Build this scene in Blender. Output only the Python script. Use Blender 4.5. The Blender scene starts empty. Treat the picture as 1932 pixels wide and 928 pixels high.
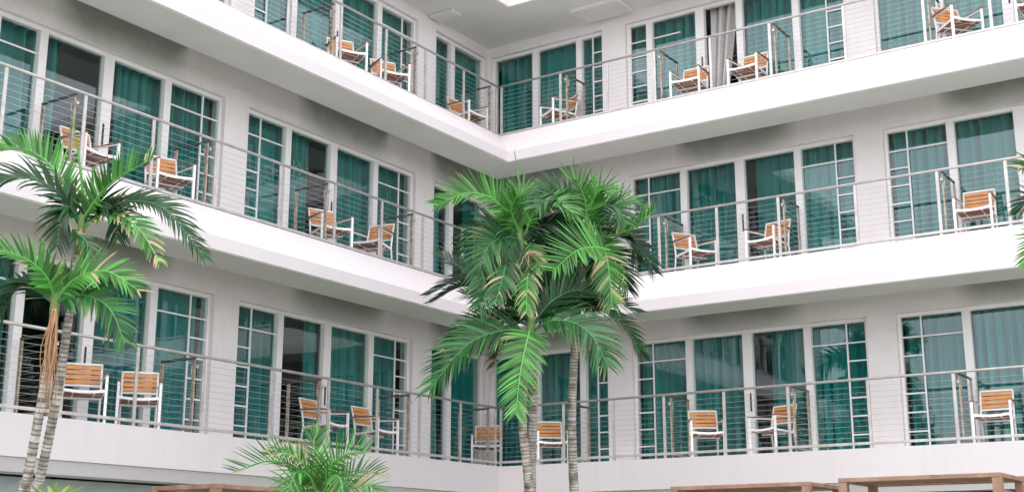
import bpy, math, random
from mathutils import Vector, Matrix
R = math.radians
sc = bpy.context.scene
col = sc.collection

# ------------------------------------------------------------------ camera
CAM = Vector((12.46585, -18.5838, -1.71258))
F_PX, PITCH, YAW = 2444.59, 0.24209, -0.58787
cd = bpy.data.cameras.new('camera'); cam = bpy.data.objects.new('camera', cd); col.objects.link(cam)
cam.location = CAM
cam.rotation_euler = (math.pi / 2 + PITCH, 0, -YAW)
cd.sensor_width = 36; cd.lens = 36 * F_PX / 1932
cd.clip_start = .1; cd.clip_end = 600
sc.camera = cam
FW = Vector((math.sin(YAW) * math.cos(PITCH), math.cos(YAW) * math.cos(PITCH), math.sin(PITCH)))
RT = Vector((math.cos(YAW), -math.sin(YAW), 0)); UP = RT.cross(FW)

def at(px, py, depth):
    return CAM + (FW + RT * ((px - 966) / F_PX) - UP * ((py - 464) / F_PX)) * depth

# ------------------------------------------------------------------ light
SUN_EL, SUN_AZ = 56, 160          # azimuth: compass direction of the sun measured from +Y clockwise
w = bpy.data.worlds.new('World'); sc.world = w; w.use_nodes = True
nt = w.node_tree; N = nt.nodes; L = nt.links
bg = N['Background']
sky = N.new('ShaderNodeTexSky'); sky.sky_type = 'NISHITA'; sky.sun_disc = False
sky.sun_elevation = R(SUN_EL); sky.sun_rotation = R(SUN_AZ)
sky.air_density = 1.0; sky.dust_density = 2.0; sky.ozone_density = 1.0
tc = N.new('ShaderNodeTexCoord')
noi = N.new('ShaderNodeTexNoise'); noi.inputs['Scale'].default_value = 2.6; noi.inputs['Detail'].default_value = 7
L.new(tc.outputs['Generated'], noi.inputs['Vector'])
cr = N.new('ShaderNodeValToRGB'); cr.color_ramp.elements[0].position = .36; cr.color_ramp.elements[1].position = .62
L.new(noi.outputs['Fac'], cr.inputs['Fac'])
mx = N.new('ShaderNodeMix'); mx.data_type = 'RGBA'
L.new(cr.outputs['Color'], mx.inputs[0]); L.new(sky.outputs[0], mx.inputs[6]); mx.inputs[7].default_value = (16, 16.2, 17, 1)
mm = N.new('ShaderNodeMix'); mm.data_type = 'RGBA'; mm.inputs[0].default_value = .5
L.new(mx.outputs[2], mm.inputs[6]); mm.inputs[7].default_value = (11, 11, 11.5, 1)
L.new(mm.outputs[2], bg.inputs['Color']); bg.inputs['Strength'].default_value = .14
sd = bpy.data.lights.new('sun', 'SUN'); sd.energy = .8; sd.angle = R(14); sd.color = (1, .95, .9)
so = bpy.data.objects.new('sun', sd); col.objects.link(so)
az, el = R(SUN_AZ), R(SUN_EL)
sdir = Vector((math.sin(az) * math.cos(el), math.cos(az) * math.cos(el), math.sin(el)))
so.rotation_euler = sdir.to_track_quat('Z', 'Y').to_euler()
sc.view_settings.view_transform = 'Standard'; sc.view_settings.look = 'None'
sc.view_settings.gamma = 1; sc.view_settings.use_curve_mapping = False
sc.view_settings.exposure = .80
sc.cycles.transparent_max_bounces = 24; sc.cycles.max_bounces = 8

# ------------------------------------------------------------------ materials
def node(nt, t, **kw):
    n = nt.nodes.new(t)
    for k, v in kw.items(): setattr(n, k, v)
    return n
def new_mat(name, base, rough=.6, metal=0, var=.06, vscale=3.0, bump=0, bscale=60, spec=.5, c2=None):
    m = bpy.data.materials.new(name); m.use_nodes = True; nt = m.node_tree; b = nt.nodes['Principled BSDF']
    b.inputs['Roughness'].default_value = rough; b.inputs['Metallic'].default_value = metal
    b.inputs['Specular IOR Level'].default_value = spec
    t = node(nt, 'ShaderNodeTexCoord'); n = node(nt, 'ShaderNodeTexNoise')
    n.inputs['Scale'].default_value = vscale; n.inputs['Detail'].default_value = 6
    nt.links.new(t.outputs['Object'], n.inputs['Vector'])
    r = node(nt, 'ShaderNodeValToRGB')
    c2 = c2 or tuple(c * (1 - var) for c in base)
    r.color_ramp.elements[0].color = (*c2, 1); r.color_ramp.elements[1].color = (*base, 1)
    r.color_ramp.elements[0].position = .3; r.color_ramp.elements[1].position = .65
    nt.links.new(n.outputs['Fac'], r.inputs['Fac']); nt.links.new(r.outputs['Color'], b.inputs['Base Color'])
    if bump:
        n2 = node(nt, 'ShaderNodeTexNoise'); n2.inputs['Scale'].default_value = bscale; n2.inputs['Detail'].default_value = 4
        nt.links.new(t.outputs['Object'], n2.inputs['Vector'])
        bp = node(nt, 'ShaderNodeBump'); bp.inputs['Strength'].default_value = bump; bp.inputs['Distance'].default_value = .02
        nt.links.new(n2.outputs['Fac'], bp.inputs['Height']); nt.links.new(bp.outputs[0], b.inputs['Normal'])
    return m
def streaks(m, amount, col_):
    nt = m.node_tree; b = nt.nodes['Principled BSDF']; src = b.inputs['Base Color'].links[0].from_socket
    t = node(nt, 'ShaderNodeTexCoord'); mp = node(nt, 'ShaderNodeMapping'); mp.inputs['Scale'].default_value = (5, 5, .35)
    n = node(nt, 'ShaderNodeTexNoise'); n.inputs['Scale'].default_value = 1.6; n.inputs['Detail'].default_value = 8; n.inputs['Roughness'].default_value = .6
    nt.links.new(t.outputs['Object'], mp.inputs[0]); nt.links.new(mp.outputs[0], n.inputs['Vector'])
    r = node(nt, 'ShaderNodeMapRange'); r.inputs['From Min'].default_value = .52; r.inputs['From Max'].default_value = .78; r.inputs['To Max'].default_value = amount
    nt.links.new(n.outputs['Fac'], r.inputs[0])
    x = node(nt, 'ShaderNodeMix', data_type='RGBA'); nt.links.new(r.outputs[0], x.inputs[0]); nt.links.new(src, x.inputs[6]); x.inputs[7].default_value = (*col_, 1)
    nt.links.new(x.outputs[2], b.inputs['Base Color'])
M = {}
M['fascia'] = new_mat('white_fascia_paint', (.60, .555, .57), .55, var=.04, vscale=.8, bump=.12, bscale=25)
M['wall'] = new_mat('pale_stucco', (.80, .74, .75), .8, var=.06, vscale=1.2, bump=.35, bscale=45)
M['dark_patch'] = None
streaks(M['fascia'], .16, (.40, .38, .36)); streaks(M['wall'], .14, (.50, .47, .45))
M['soffit'] = new_mat('soffit_paint', (.74, .73, .71), .85, var=.08, vscale=1.0, bump=.3, bscale=40)
M['ground_wall'] = new_mat('blue_grey_wall', (.58, .63, .66), .8, var=.12, bump=.2)
M['frame'] = new_mat('white_window_frame', (.82, .78, .79), .4, var=.03)
M['steel'] = new_mat('brushed_steel', (.57, .53, .51), .42, metal=.4, var=.25, vscale=6)
M['rust'] = new_mat('rust_spotted_steel', (.50, .44, .40), .5, metal=.4, vscale=14, c2=(.30, .20, .10))
M['dark_rail'] = new_mat('dark_divider_rail', (.10, .095, .09), .5, metal=.3)  # near-black tone for the divider handrails, darker than the front rails
M['cable'] = new_mat('steel_cable', (.50, .50, .50), .35, metal=.6, var=.1)
M['floor'] = new_mat('balcony_tile', (.42, .38, .36), .6, var=.1)
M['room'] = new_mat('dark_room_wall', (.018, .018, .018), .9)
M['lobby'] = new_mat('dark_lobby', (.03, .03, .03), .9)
M['black'] = new_mat('black_plastic', (.015, .015, .015), .4)
M['white_metal'] = new_mat('white_powder_coat', (.86, .84, .84), .35, var=.03)
M['slat'] = new_mat('orange_teak_slat', (.72, .30, .09), .45, vscale=5, c2=(.50, .19, .06))
M['slat_dark'] = new_mat('dark_seat_slat', (.30, .12, .055), .5, vscale=9, c2=(.2, .075, .035))
M['cabana'] = new_mat('weathered_teak', (.34, .20, .14), .6, vscale=5, c2=(.20, .11, .075), bump=.3, bscale=30)
M['cushion'] = new_mat('cushion_canvas', (.6, .6, .58), .9)
M['ground'] = new_mat('courtyard_deck', (.34, .36, .31), .8, vscale=.6, c2=(.22, .25, .18))
M['grass'] = new_mat('lawn_ground', (.10, .15, .05), .9, vscale=.8, c2=(.06, .10, .035))
M['strand'] = new_mat('dry_tan_strand', (.42, .25, .14), .8, vscale=12, c2=(.30, .15, .07))
M['sheath'] = new_mat('green_crownshaft', (.10, .22, .06), .45, vscale=5, c2=(.22, .20, .08))
M['seed'] = new_mat('faded_plaster', (.55, .55, .55), .8)

def curtain_mat(name, c):
    m = bpy.data.materials.new(name); m.use_nodes = True; nt = m.node_tree; b = nt.nodes['Principled BSDF']
    b.inputs['Base Color'].default_value = (*c, 1); b.inputs['Roughness'].default_value = .8
    tr = node(nt, 'ShaderNodeBsdfTranslucent'); tr.inputs['Color'].default_value = (*c, 1)
    ms = node(nt, 'ShaderNodeMixShader'); ms.inputs[0].default_value = .04
    nt.links.new(b.outputs[0], ms.inputs[1]); nt.links.new(tr.outputs[0], ms.inputs[2])
    nt.links.new(ms.outputs[0], nt.nodes['Material Output'].inputs['Surface'])
    return m
M['teal'] = curtain_mat('teal_curtain', (.014, .235, .235))
M['grey_curtain'] = curtain_mat('grey_curtain', (.70, .66, .66))

def glass_mat():
    m = bpy.data.materials.new('window_glass'); m.use_nodes = True; nt = m.node_tree
    nt.nodes.remove(nt.nodes['Principled BSDF'])
    tr = node(nt, 'ShaderNodeBsdfTransparent'); tr.inputs['Color'].default_value = (.86, .95, .93, 1)
    gl = node(nt, 'ShaderNodeBsdfGlossy'); gl.inputs['Roughness'].default_value = .0; gl.inputs['Color'].default_value = (.95, .98, 1, 1)
    t = node(nt, 'ShaderNodeTexCoord'); n = node(nt, 'ShaderNodeTexNoise'); n.inputs['Scale'].default_value = .9; n.inputs['Detail'].default_value = 1
    nt.links.new(t.outputs['Object'], n.inputs['Vector'])
    bp = node(nt, 'ShaderNodeBump'); bp.inputs['Strength'].default_value = .10; bp.inputs['Distance'].default_value = .05
    nt.links.new(n.outputs['Fac'], bp.inputs['Height']); nt.links.new(bp.outputs[0], gl.inputs['Normal'])
    lw = node(nt, 'ShaderNodeLayerWeight'); lw.inputs['Blend'].default_value = .5
    pw = node(nt, 'ShaderNodeMath', operation='POWER'); pw.inputs[1].default_value = 5; nt.links.new(lw.outputs['Facing'], pw.inputs[0])
    fr = node(nt, 'ShaderNodeMath', operation='MULTIPLY_ADD'); fr.inputs[1].default_value = .92; fr.inputs[2].default_value = .05; nt.links.new(pw.outputs[0], fr.inputs[0])
    ms = node(nt, 'ShaderNodeMixShader')
    nt.links.new(fr.outputs[0], ms.inputs[0]); nt.links.new(tr.outputs[0], ms.inputs[1]); nt.links.new(gl.outputs[0], ms.inputs[2])
    nt.links.new(ms.outputs[0], nt.nodes['Material Output'].inputs['Surface'])
    return m
M['glass'] = glass_mat()

def leaf_mat():
    m = bpy.data.materials.new('palm_leaf'); m.use_nodes = True; nt = m.node_tree; b = nt.nodes['Principled BSDF']
    at_ = node(nt, 'ShaderNodeVertexColor'); at_.layer_name = 'tone'
    nt.links.new(at_.outputs['Color'], b.inputs['Base Color'])
    b.inputs['Roughness'].default_value = .42; b.inputs['Specular IOR Level'].default_value = .38
    tr = node(nt, 'ShaderNodeBsdfTranslucent'); 
    hs = node(nt, 'ShaderNodeHueSaturation'); hs.inputs['Value'].default_value = 1.6; hs.inputs['Saturation'].default_value = 1.1
    nt.links.new(at_.outputs['Color'], hs.inputs['Color']); nt.links.new(hs.outputs[0], tr.inputs['Color'])
    ms = node(nt, 'ShaderNodeMixShader'); ms.inputs[0].default_value = .20
    nt.links.new(b.outputs[0], ms.inputs[1]); nt.links.new(tr.outputs[0], ms.inputs[2])
    nt.links.new(ms.outputs[0], nt.nodes['Material Output'].inputs['Surface'])
    return m
M['leaf'] = leaf_mat()

def trunk_mat():
    m = bpy.data.materials.new('ringed_palm_bark'); m.use_nodes = True; nt = m.node_tree; b = nt.nodes['Principled BSDF']
    b.inputs['Roughness'].default_value = .85
    t = node(nt, 'ShaderNodeTexCoord')
    n = node(nt, 'ShaderNodeTexNoise'); n.inputs['Scale'].default_value = 9; n.inputs['Detail'].default_value = 8
    nt.links.new(t.outputs['Object'], n.inputs['Vector'])
    r = node(nt, 'ShaderNodeValToRGB'); e = r.color_ramp.elements
    e[0].position = .35; e[0].color = (.22, .18, .15, 1); e[1].position = .6; e[1].color = (.50, .46, .42, 1)
    nt.links.new(n.outputs['Fac'], r.inputs['Fac'])
    v = node(nt, 'ShaderNodeVertexColor'); v.layer_name = 'tone'
    mu = node(nt, 'ShaderNodeMix', data_type='RGBA', blend_type='MULTIPLY'); mu.inputs[0].default_value = 1
    nt.links.new(r.outputs[0], mu.inputs[6]); nt.links.new(v.outputs[0], mu.inputs[7])
    nt.links.new(mu.outputs[2], b.inputs['Base Color'])
    bp = node(nt, 'ShaderNodeBump'); bp.inputs['Strength'].default_value = .5; bp.inputs['Distance'].default_value = .01
    nt.links.new(n.outputs['Fac'], bp.inputs['Height']); nt.links.new(bp.outputs[0], b.inputs['Normal'])
    return m
M['trunk'] = trunk_mat()

def dark_patch_mat():
    # grey-green patch painted over the stucco: blends into the wall colour at its ragged edge (vertex attribute 'tone' = strength)
    m = bpy.data.materials.new('grey_green_stucco'); m.use_nodes = True; nt = m.node_tree; b = nt.nodes['Principled BSDF']
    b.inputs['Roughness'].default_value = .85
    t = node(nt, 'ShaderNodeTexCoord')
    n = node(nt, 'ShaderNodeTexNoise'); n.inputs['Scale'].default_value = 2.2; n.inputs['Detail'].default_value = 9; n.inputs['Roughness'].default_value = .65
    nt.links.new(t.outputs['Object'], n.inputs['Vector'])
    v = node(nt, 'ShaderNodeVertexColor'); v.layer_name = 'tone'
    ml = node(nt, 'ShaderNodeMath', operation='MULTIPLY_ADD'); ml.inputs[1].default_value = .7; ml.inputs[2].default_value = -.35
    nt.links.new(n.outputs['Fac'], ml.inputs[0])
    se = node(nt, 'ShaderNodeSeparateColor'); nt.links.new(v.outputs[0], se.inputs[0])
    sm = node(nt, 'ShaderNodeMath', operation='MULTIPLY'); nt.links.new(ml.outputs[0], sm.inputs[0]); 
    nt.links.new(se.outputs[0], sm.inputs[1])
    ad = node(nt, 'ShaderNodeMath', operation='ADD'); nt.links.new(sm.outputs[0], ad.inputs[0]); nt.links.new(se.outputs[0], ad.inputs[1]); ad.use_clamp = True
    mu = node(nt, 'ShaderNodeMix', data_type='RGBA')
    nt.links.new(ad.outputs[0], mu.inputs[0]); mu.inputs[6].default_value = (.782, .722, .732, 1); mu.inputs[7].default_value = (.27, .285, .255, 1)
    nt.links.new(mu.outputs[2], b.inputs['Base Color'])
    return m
M['dark_patch'] = dark_patch_mat()

# ------------------------------------------------------------------ helpers
def tag(o, label=None, cat=None, group=None, kind=None):
    if label: o['label'] = label
    if cat: o['category'] = cat
    if group: o['group'] = group
    if kind: o['kind'] = kind
    return o
def empty(name, loc=(0, 0, 0), rz=0, parent=None):
    o = bpy.data.objects.new(name, None); o.location = loc; o.rotation_euler = (0, 0, rz); o.empty_display_size = .2
    col.objects.link(o)
    if parent: o.parent = parent
    return o
def W(wing, a, t, z):                       # along the wing, depth into the building, height
    return Vector((-t, -a, z)) if wing == 'L' else Vector((a, t, z))

class MB:
    def __init__(s): s.v = []; s.f = []; s.c = []
    def add(s, vs, fs, cs=None):
        n = len(s.v); s.v += [tuple(x) for x in vs]; s.f += [tuple(i + n for i in f) for f in fs]
        s.c += (cs if cs else [(1, 1, 1)] * len(vs))
    def box(s, p0, p1):
        x0, y0, z0 = p0; x1, y1, z1 = p1
        x0, x1 = sorted((x0, x1)); y0, y1 = sorted((y0, y1)); z0, z1 = sorted((z0, z1))
        s.add([(x0, y0, z0), (x1, y0, z0), (x1, y1, z0), (x0, y1, z0), (x0, y0, z1), (x1, y0, z1), (x1, y1, z1), (x0, y1, z1)],
              [(0, 3, 2, 1), (4, 5, 6, 7), (0, 1, 5, 4), (1, 2, 6, 5), (2, 3, 7, 6), (3, 0, 4, 7)])
    def wbox(s, wing, a0, a1, t0, t1, z0, z1): s.box(W(wing, a0, t0, z0), W(wing, a1, t1, z1))
    def tube(s, pts, r, n=8, cap=True, cols=None):
        pts = [Vector(p) for p in pts]; rs = r if isinstance(r, (list, tuple)) else [r] * len(pts)
        vs = []; fs = []; cs = []
        prev = None
        for i, p in enumerate(pts):
            d = (pts[min(i + 1, len(pts) - 1)] - pts[max(i - 1, 0)]).normalized()
            if prev is None:
                a = d.cross(Vector((0, 0, 1)));
                if a.length < .05: a = d.cross(Vector((1, 0, 0)))
                a.normalize()
            else: a = (prev - d * prev.dot(d)).normalized()
            prev = a; b = d.cross(a)
            for k in range(n):
                an = 2 * math.pi * k / n
                vs.append(p + (a * math.cos(an) + b * math.sin(an)) * rs[i])
                cs.append(cols[i] if cols else (1, 1, 1))
        for i in range(len(pts) - 1):
            for k in range(n): fs.append((i * n + k, i * n + (k + 1) % n, (i + 1) * n + (k + 1) % n, (i + 1) * n + k))
        if cap: fs.append(tuple(range(n))[::-1]); fs.append(tuple((len(pts) - 1) * n + k for k in range(n)))
        s.add(vs, fs, cs)
    def bar(s, p, q, wd, hd, up=Vector((0, 0, 1))):     # rectangular bar from p to q
        p, q = Vector(p), Vector(q); d = (q - p).normalized(); a = d.cross(up)
        if a.length < .05: a = d.cross(Vector((1, 0, 0)))
        a.normalize(); b = a.cross(d).normalized()
        vs = []
        for e in (p, q):
            for sx, sy in ((-1, -1), (1, -1), (1, 1), (-1, 1)): vs.append(e + a * sx * wd / 2 + b * sy * hd / 2)
        s.add(vs, [(0, 1, 2, 3)[::-1], (4, 5, 6, 7), (0, 1, 5, 4), (1, 2, 6, 5), (2, 3, 7, 6), (3, 0, 4, 7)])
    def build(s, name, mat, parent=None, smooth=False, bevel=0, colors=False, fix=False):
        me = bpy.data.meshes.new(name); me.from_pydata(s.v, [], s.f); me.update()
        if fix:
            import bmesh
            bm = bmesh.new(); bm.from_mesh(me); bmesh.ops.recalc_face_normals(bm, faces=bm.faces); bm.to_mesh(me); bm.free()
        if colors:
            ca = me.color_attributes.new('tone', 'FLOAT_COLOR', 'POINT')
            fl = []
            for c in s.c: fl += [c[0], c[1], c[2], 1]
            ca.data.foreach_set('color', fl)
        if smooth: me.polygons.foreach_set('use_smooth', [True] * len(me.polygons))
        me.materials.append(M[mat]); o = bpy.data.objects.new(name, me); col.objects.link(o)
        if parent: o.parent = parent
        if bevel:
            b = o.modifiers.new('bevel', 'BEVEL'); b.width = bevel; b.segments = 2; b.limit_method = 'ANGLE'
        return o
rnd = random.Random(7)

# ------------------------------------------------------------------ ground and levels
Z = {1: 0.0, 2: 3.079, 3: 6.117}
ROOF = 8.40; HD = .735; GND = -3.3
TW = 1.46                                   # wall face
EXT = 17
g = MB(); g.box((-60, -90, GND - .3), (90, 60, GND)); tag(g.build('ground', 'grass'), kind='structure')
g = MB(); g.box((.4, -30, GND + .001), (40, -.4, GND + .05)); tag(g.build('pool_deck', 'ground'), kind='structure')

# ------------------------------------------------------------------ hotel
hotel = empty('hotel_building', (0, 0, GND))
tag(hotel, 'white L-shaped hotel with three storeys of long balconies and teal curtained glass doors', 'building')
def hpart(mb, name, mat, **k):
    o = mb.build(name, mat, None, **k); o.parent = hotel; o.location = (0, 0, -GND); return o

def profile(name, prof, mats_, a_end=EXT):
    """closed (t, z) outline run along both wings with a mitre at the inner corner"""
    mb = MB(); n = len(prof); vs = []
    for (t, z) in prof: vs.append(W('L', a_end, t, z))
    for (t, z) in prof: vs.append((-t, t, z))
    for (t, z) in prof: vs.append(W('R', a_end, t, z))
    fs = []
    for k in range(2):
        for i in range(n):
            j = (i + 1) % n; fs.append((k * n + i, k * n + j, (k + 1) * n + j, (k + 1) * n + i))
    fs.append(tuple(range(n))); fs.append(tuple(2 * n + i for i in range(n))[::-1])
    mb.add(vs, fs); return hpart(mb, name, mats_, fix=True, bevel=0)
for lv in (2, 3):
    z = Z[lv]
    profile('balcony_slab', [(0, z - HD), (.006, z - HD + .19), (.53, z - .004), (1.2, z - .004), (1.2, z - .25), (.55, z - .3), (.1, z - HD)], 'fascia')
    profile('soffit_beam', [(.02, z - HD - .012), (.10, z - HD - .012), (.775, z - HD - .012), (.775, z - .26), (.5, z - .28), (.1, z - HD + .003), (.02, z - HD + .003)], 'soffit')
    profile('floor_slab', [(1.2, z - .02), (6.0, z - .02), (6.0, z - .38), (.775, z - .38), (.775, z - .262), (1.2, z - .252)], 'soffit')
profile('balcony_slab', [(.55, -.50), (.53, -.496), (.53, -.004), (1.2, -.004), (1.2, -.5)], 'fascia')
profile('slab_lower_band', [(.56, -.502), (.62, -.66), (1.0, -.66), (1.0, -.502)], 'fascia')
profile('floor_slab', [(1.2, -.02), (6.0, -.02), (6.0, -.4), (1.2, -.4)], 'soffit')
profile('balcony_slab', [(0, ROOF), (.006, ROOF + .2), (.5, ROOF + .7), (6.0, ROOF + .7), (6.0, ROOF + .6), (.7, ROOF + .6), (.1, ROOF + .01)], 'fascia')
profile('roof_soffit', [(.02, ROOF - .012), (6.0, ROOF - .012), (6.0, ROOF + .003), (.02, ROOF + .003)], 'soffit')
profile('back_wall', [(6.0, GND), (6.2, GND), (6.2, ROOF + .7), (6.0, ROOF + .7)], 'wall')
for wg in 'LR':
    mb = MB(); mb.wbox(wg, EXT - .2, EXT, TW + .3, 6.0, GND, ROOF); hpart(mb, 'end_wall', 'wall')

# openings (a0, a1) along each wing; mullion centres
TG = TW + .12       # glass plane
OP = {'L': [(-1.40, .28, [-.34], 'corner'), (.83, 5.03, [1.88, 2.98, 4.07], 'std'), (5.53, 9.73, [6.60, 7.66, 8.73], 'std'), (10.23, 14.43, [11.3, 12.36, 13.43], 'std')],
      'R': [(-1.40, 1.16, [-.39, .61], 'corner'), (1.66, 5.88, [2.73, 3.81, 4.87], 'std'), (6.36, 10.56, [7.42, 8.47, 9.53], 'std'), (11.06, 15.2, [12.12, 13.2, 14.2], 'std')]}
HEAD = {1: 2.15, 2: 5.20, 3: 8.18}
CEIL = {1: Z[2] - .38, 2: Z[3] - .38, 3: ROOF - .012}

for lv in (1, 2, 3):
    z0 = Z[lv] - .02
    for wg in 'LR':
        mb = MB(); edges = [o[:2] for o in OP[wg]]
        prev = -TW - .0 if wg == 'L' else -TW
        # header
        start = -TW if wg == 'L' else -TW
        mb.wbox(wg, start, EXT, TW, TW + .28, HEAD[lv], CEIL[lv])
        pa = start
        for i, (a0, a1) in enumerate(edges):
            if a0 - pa > .02: mb.wbox(wg, pa, a0, TW, TW + .28, z0, HEAD[lv])
            pa = a1
        mb.wbox(wg, pa, EXT, TW, TW + .28, z0, HEAD[lv])
        hpart(mb, 'wall', 'wall')
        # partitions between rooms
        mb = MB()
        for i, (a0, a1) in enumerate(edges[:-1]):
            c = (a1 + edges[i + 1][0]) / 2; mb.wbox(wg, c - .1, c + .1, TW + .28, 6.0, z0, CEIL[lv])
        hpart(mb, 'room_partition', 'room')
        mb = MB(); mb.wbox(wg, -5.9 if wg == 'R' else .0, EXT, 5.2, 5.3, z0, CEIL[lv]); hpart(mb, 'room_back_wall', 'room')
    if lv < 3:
        # grey-green patches over the doors and at the corner, darker towards the ceiling
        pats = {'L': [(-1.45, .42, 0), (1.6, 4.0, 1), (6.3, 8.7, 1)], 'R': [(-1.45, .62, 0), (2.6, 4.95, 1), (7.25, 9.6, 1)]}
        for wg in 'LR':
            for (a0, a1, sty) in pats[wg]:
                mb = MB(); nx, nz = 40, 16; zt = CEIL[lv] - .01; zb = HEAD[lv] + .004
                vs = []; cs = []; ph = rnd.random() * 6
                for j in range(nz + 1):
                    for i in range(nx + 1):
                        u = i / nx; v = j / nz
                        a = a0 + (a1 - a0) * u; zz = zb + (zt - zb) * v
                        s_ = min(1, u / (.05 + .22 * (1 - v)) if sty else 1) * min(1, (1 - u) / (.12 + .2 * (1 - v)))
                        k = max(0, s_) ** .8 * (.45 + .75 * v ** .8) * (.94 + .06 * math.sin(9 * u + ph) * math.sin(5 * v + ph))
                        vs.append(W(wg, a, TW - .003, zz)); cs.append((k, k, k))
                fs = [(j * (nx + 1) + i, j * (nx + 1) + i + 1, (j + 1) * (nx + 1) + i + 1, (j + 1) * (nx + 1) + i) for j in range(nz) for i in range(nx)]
                mb.add(vs, fs, cs); o = hpart(mb, 'darker_stucco', 'dark_patch', colors=True)

# curtains: list of (a0, a1, material); everything else dark
CUR = {
 (1, 'L', 0): [(-1.4, -.5, 'teal'), (-.32, .28, 'teal')],
 (2, 'L', 0): [(-1.4, -1.0, 'teal'), (-.3, .28, 'teal')],
 (3, 'L', 0): [(-1.4, .28, 'teal')],
 (1, 'L', 1): [(.83, 2.95, 'teal'), (2.95, 3.25, 'teal'), (3.78, 5.03, 'teal')],
 (2, 'L', 1): [(.83, 2.90, 'teal'), (3.28, 5.03, 'teal')],
 (3, 'L', 1): [(.83, 5.03, 'teal')],
 (1, 'L', 2): [(5.53, 7.1, 'teal'), (7.25, 7.62, 'teal'), (8.7, 9.73, 'teal')],
 (2, 'L', 2): [(5.53, 7.35, 'teal'), (8.25, 9.73, 'teal')],
 (3, 'L', 2): [(5.53, 9.73, 'teal')],
 (1, 'R', 0): [(-1.4, 1.16, 'teal')], (2, 'R', 0): [(-.6, 1.16, 'teal')], (3, 'R', 0): [(-1.4, 1.16, 'teal')],
 (1, 'R', 1): [(1.66, 3.78, 'teal'), (4.12, 5.88, 'teal')],
 (2, 'R', 1): [(1.66, 3.78, 'teal'), (4.02, 5.88, 'teal')],
 (3, 'R', 1): [(1.66, 3.14, 'teal'), (3.22, 3.80, 'grey_curtain'), (3.95, 5.88, 'teal')],
}
def curtain(wg, a0, a1, z0, z1, mat, parent):
    tp = .30 if mat == 'grey_curtain' else 0
    L_ = a1 - a0; n = max(12, int(L_ / .014)); ph = rnd.random() * 9; rows = 7
    amp = .10 + .02 * rnd.random(); k1 = 2 * math.pi / (.15 + .05 * rnd.random())
    vs = []
    for j in range(rows):
        v = j / (rows - 1); z = z0 + (z1 - z0) * v
        for i in range(n + 1):
            u = i / n; a = a0 + L_ * u
            x = k1 * a + 1.6 * math.sin(2.3 * a + ph) + .25 * (1 - v) * math.sin(7 * a + ph)
            fold = 1 - 2 * abs(math.sin(x / 2)) ** (.75 + .5 * math.sin(1.7 * a + ph))
            t = TG + .27 + (amp * (1.05 - .3 * v) * (1 + .5 * math.sin(.37 * x + ph))) * fold + .018 * math.sin(2.1 * x + ph) + .03 * (1 - v) * math.sin(3.1 * a + ph)
            vs.append(W(wg, a + .012 * (1 - v) * math.cos(x) - tp * (1 - v) * u, t, z))
    mb = MB(); mb.add(vs, [(j * (n + 1) + i, j * (n + 1) + i + 1, (j + 1) * (n + 1) + i + 1, (j + 1) * (n + 1) + i) for j in range(rows - 1) for i in range(n)])
    return mb.build('curtain', mat, parent, smooth=True)

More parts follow.
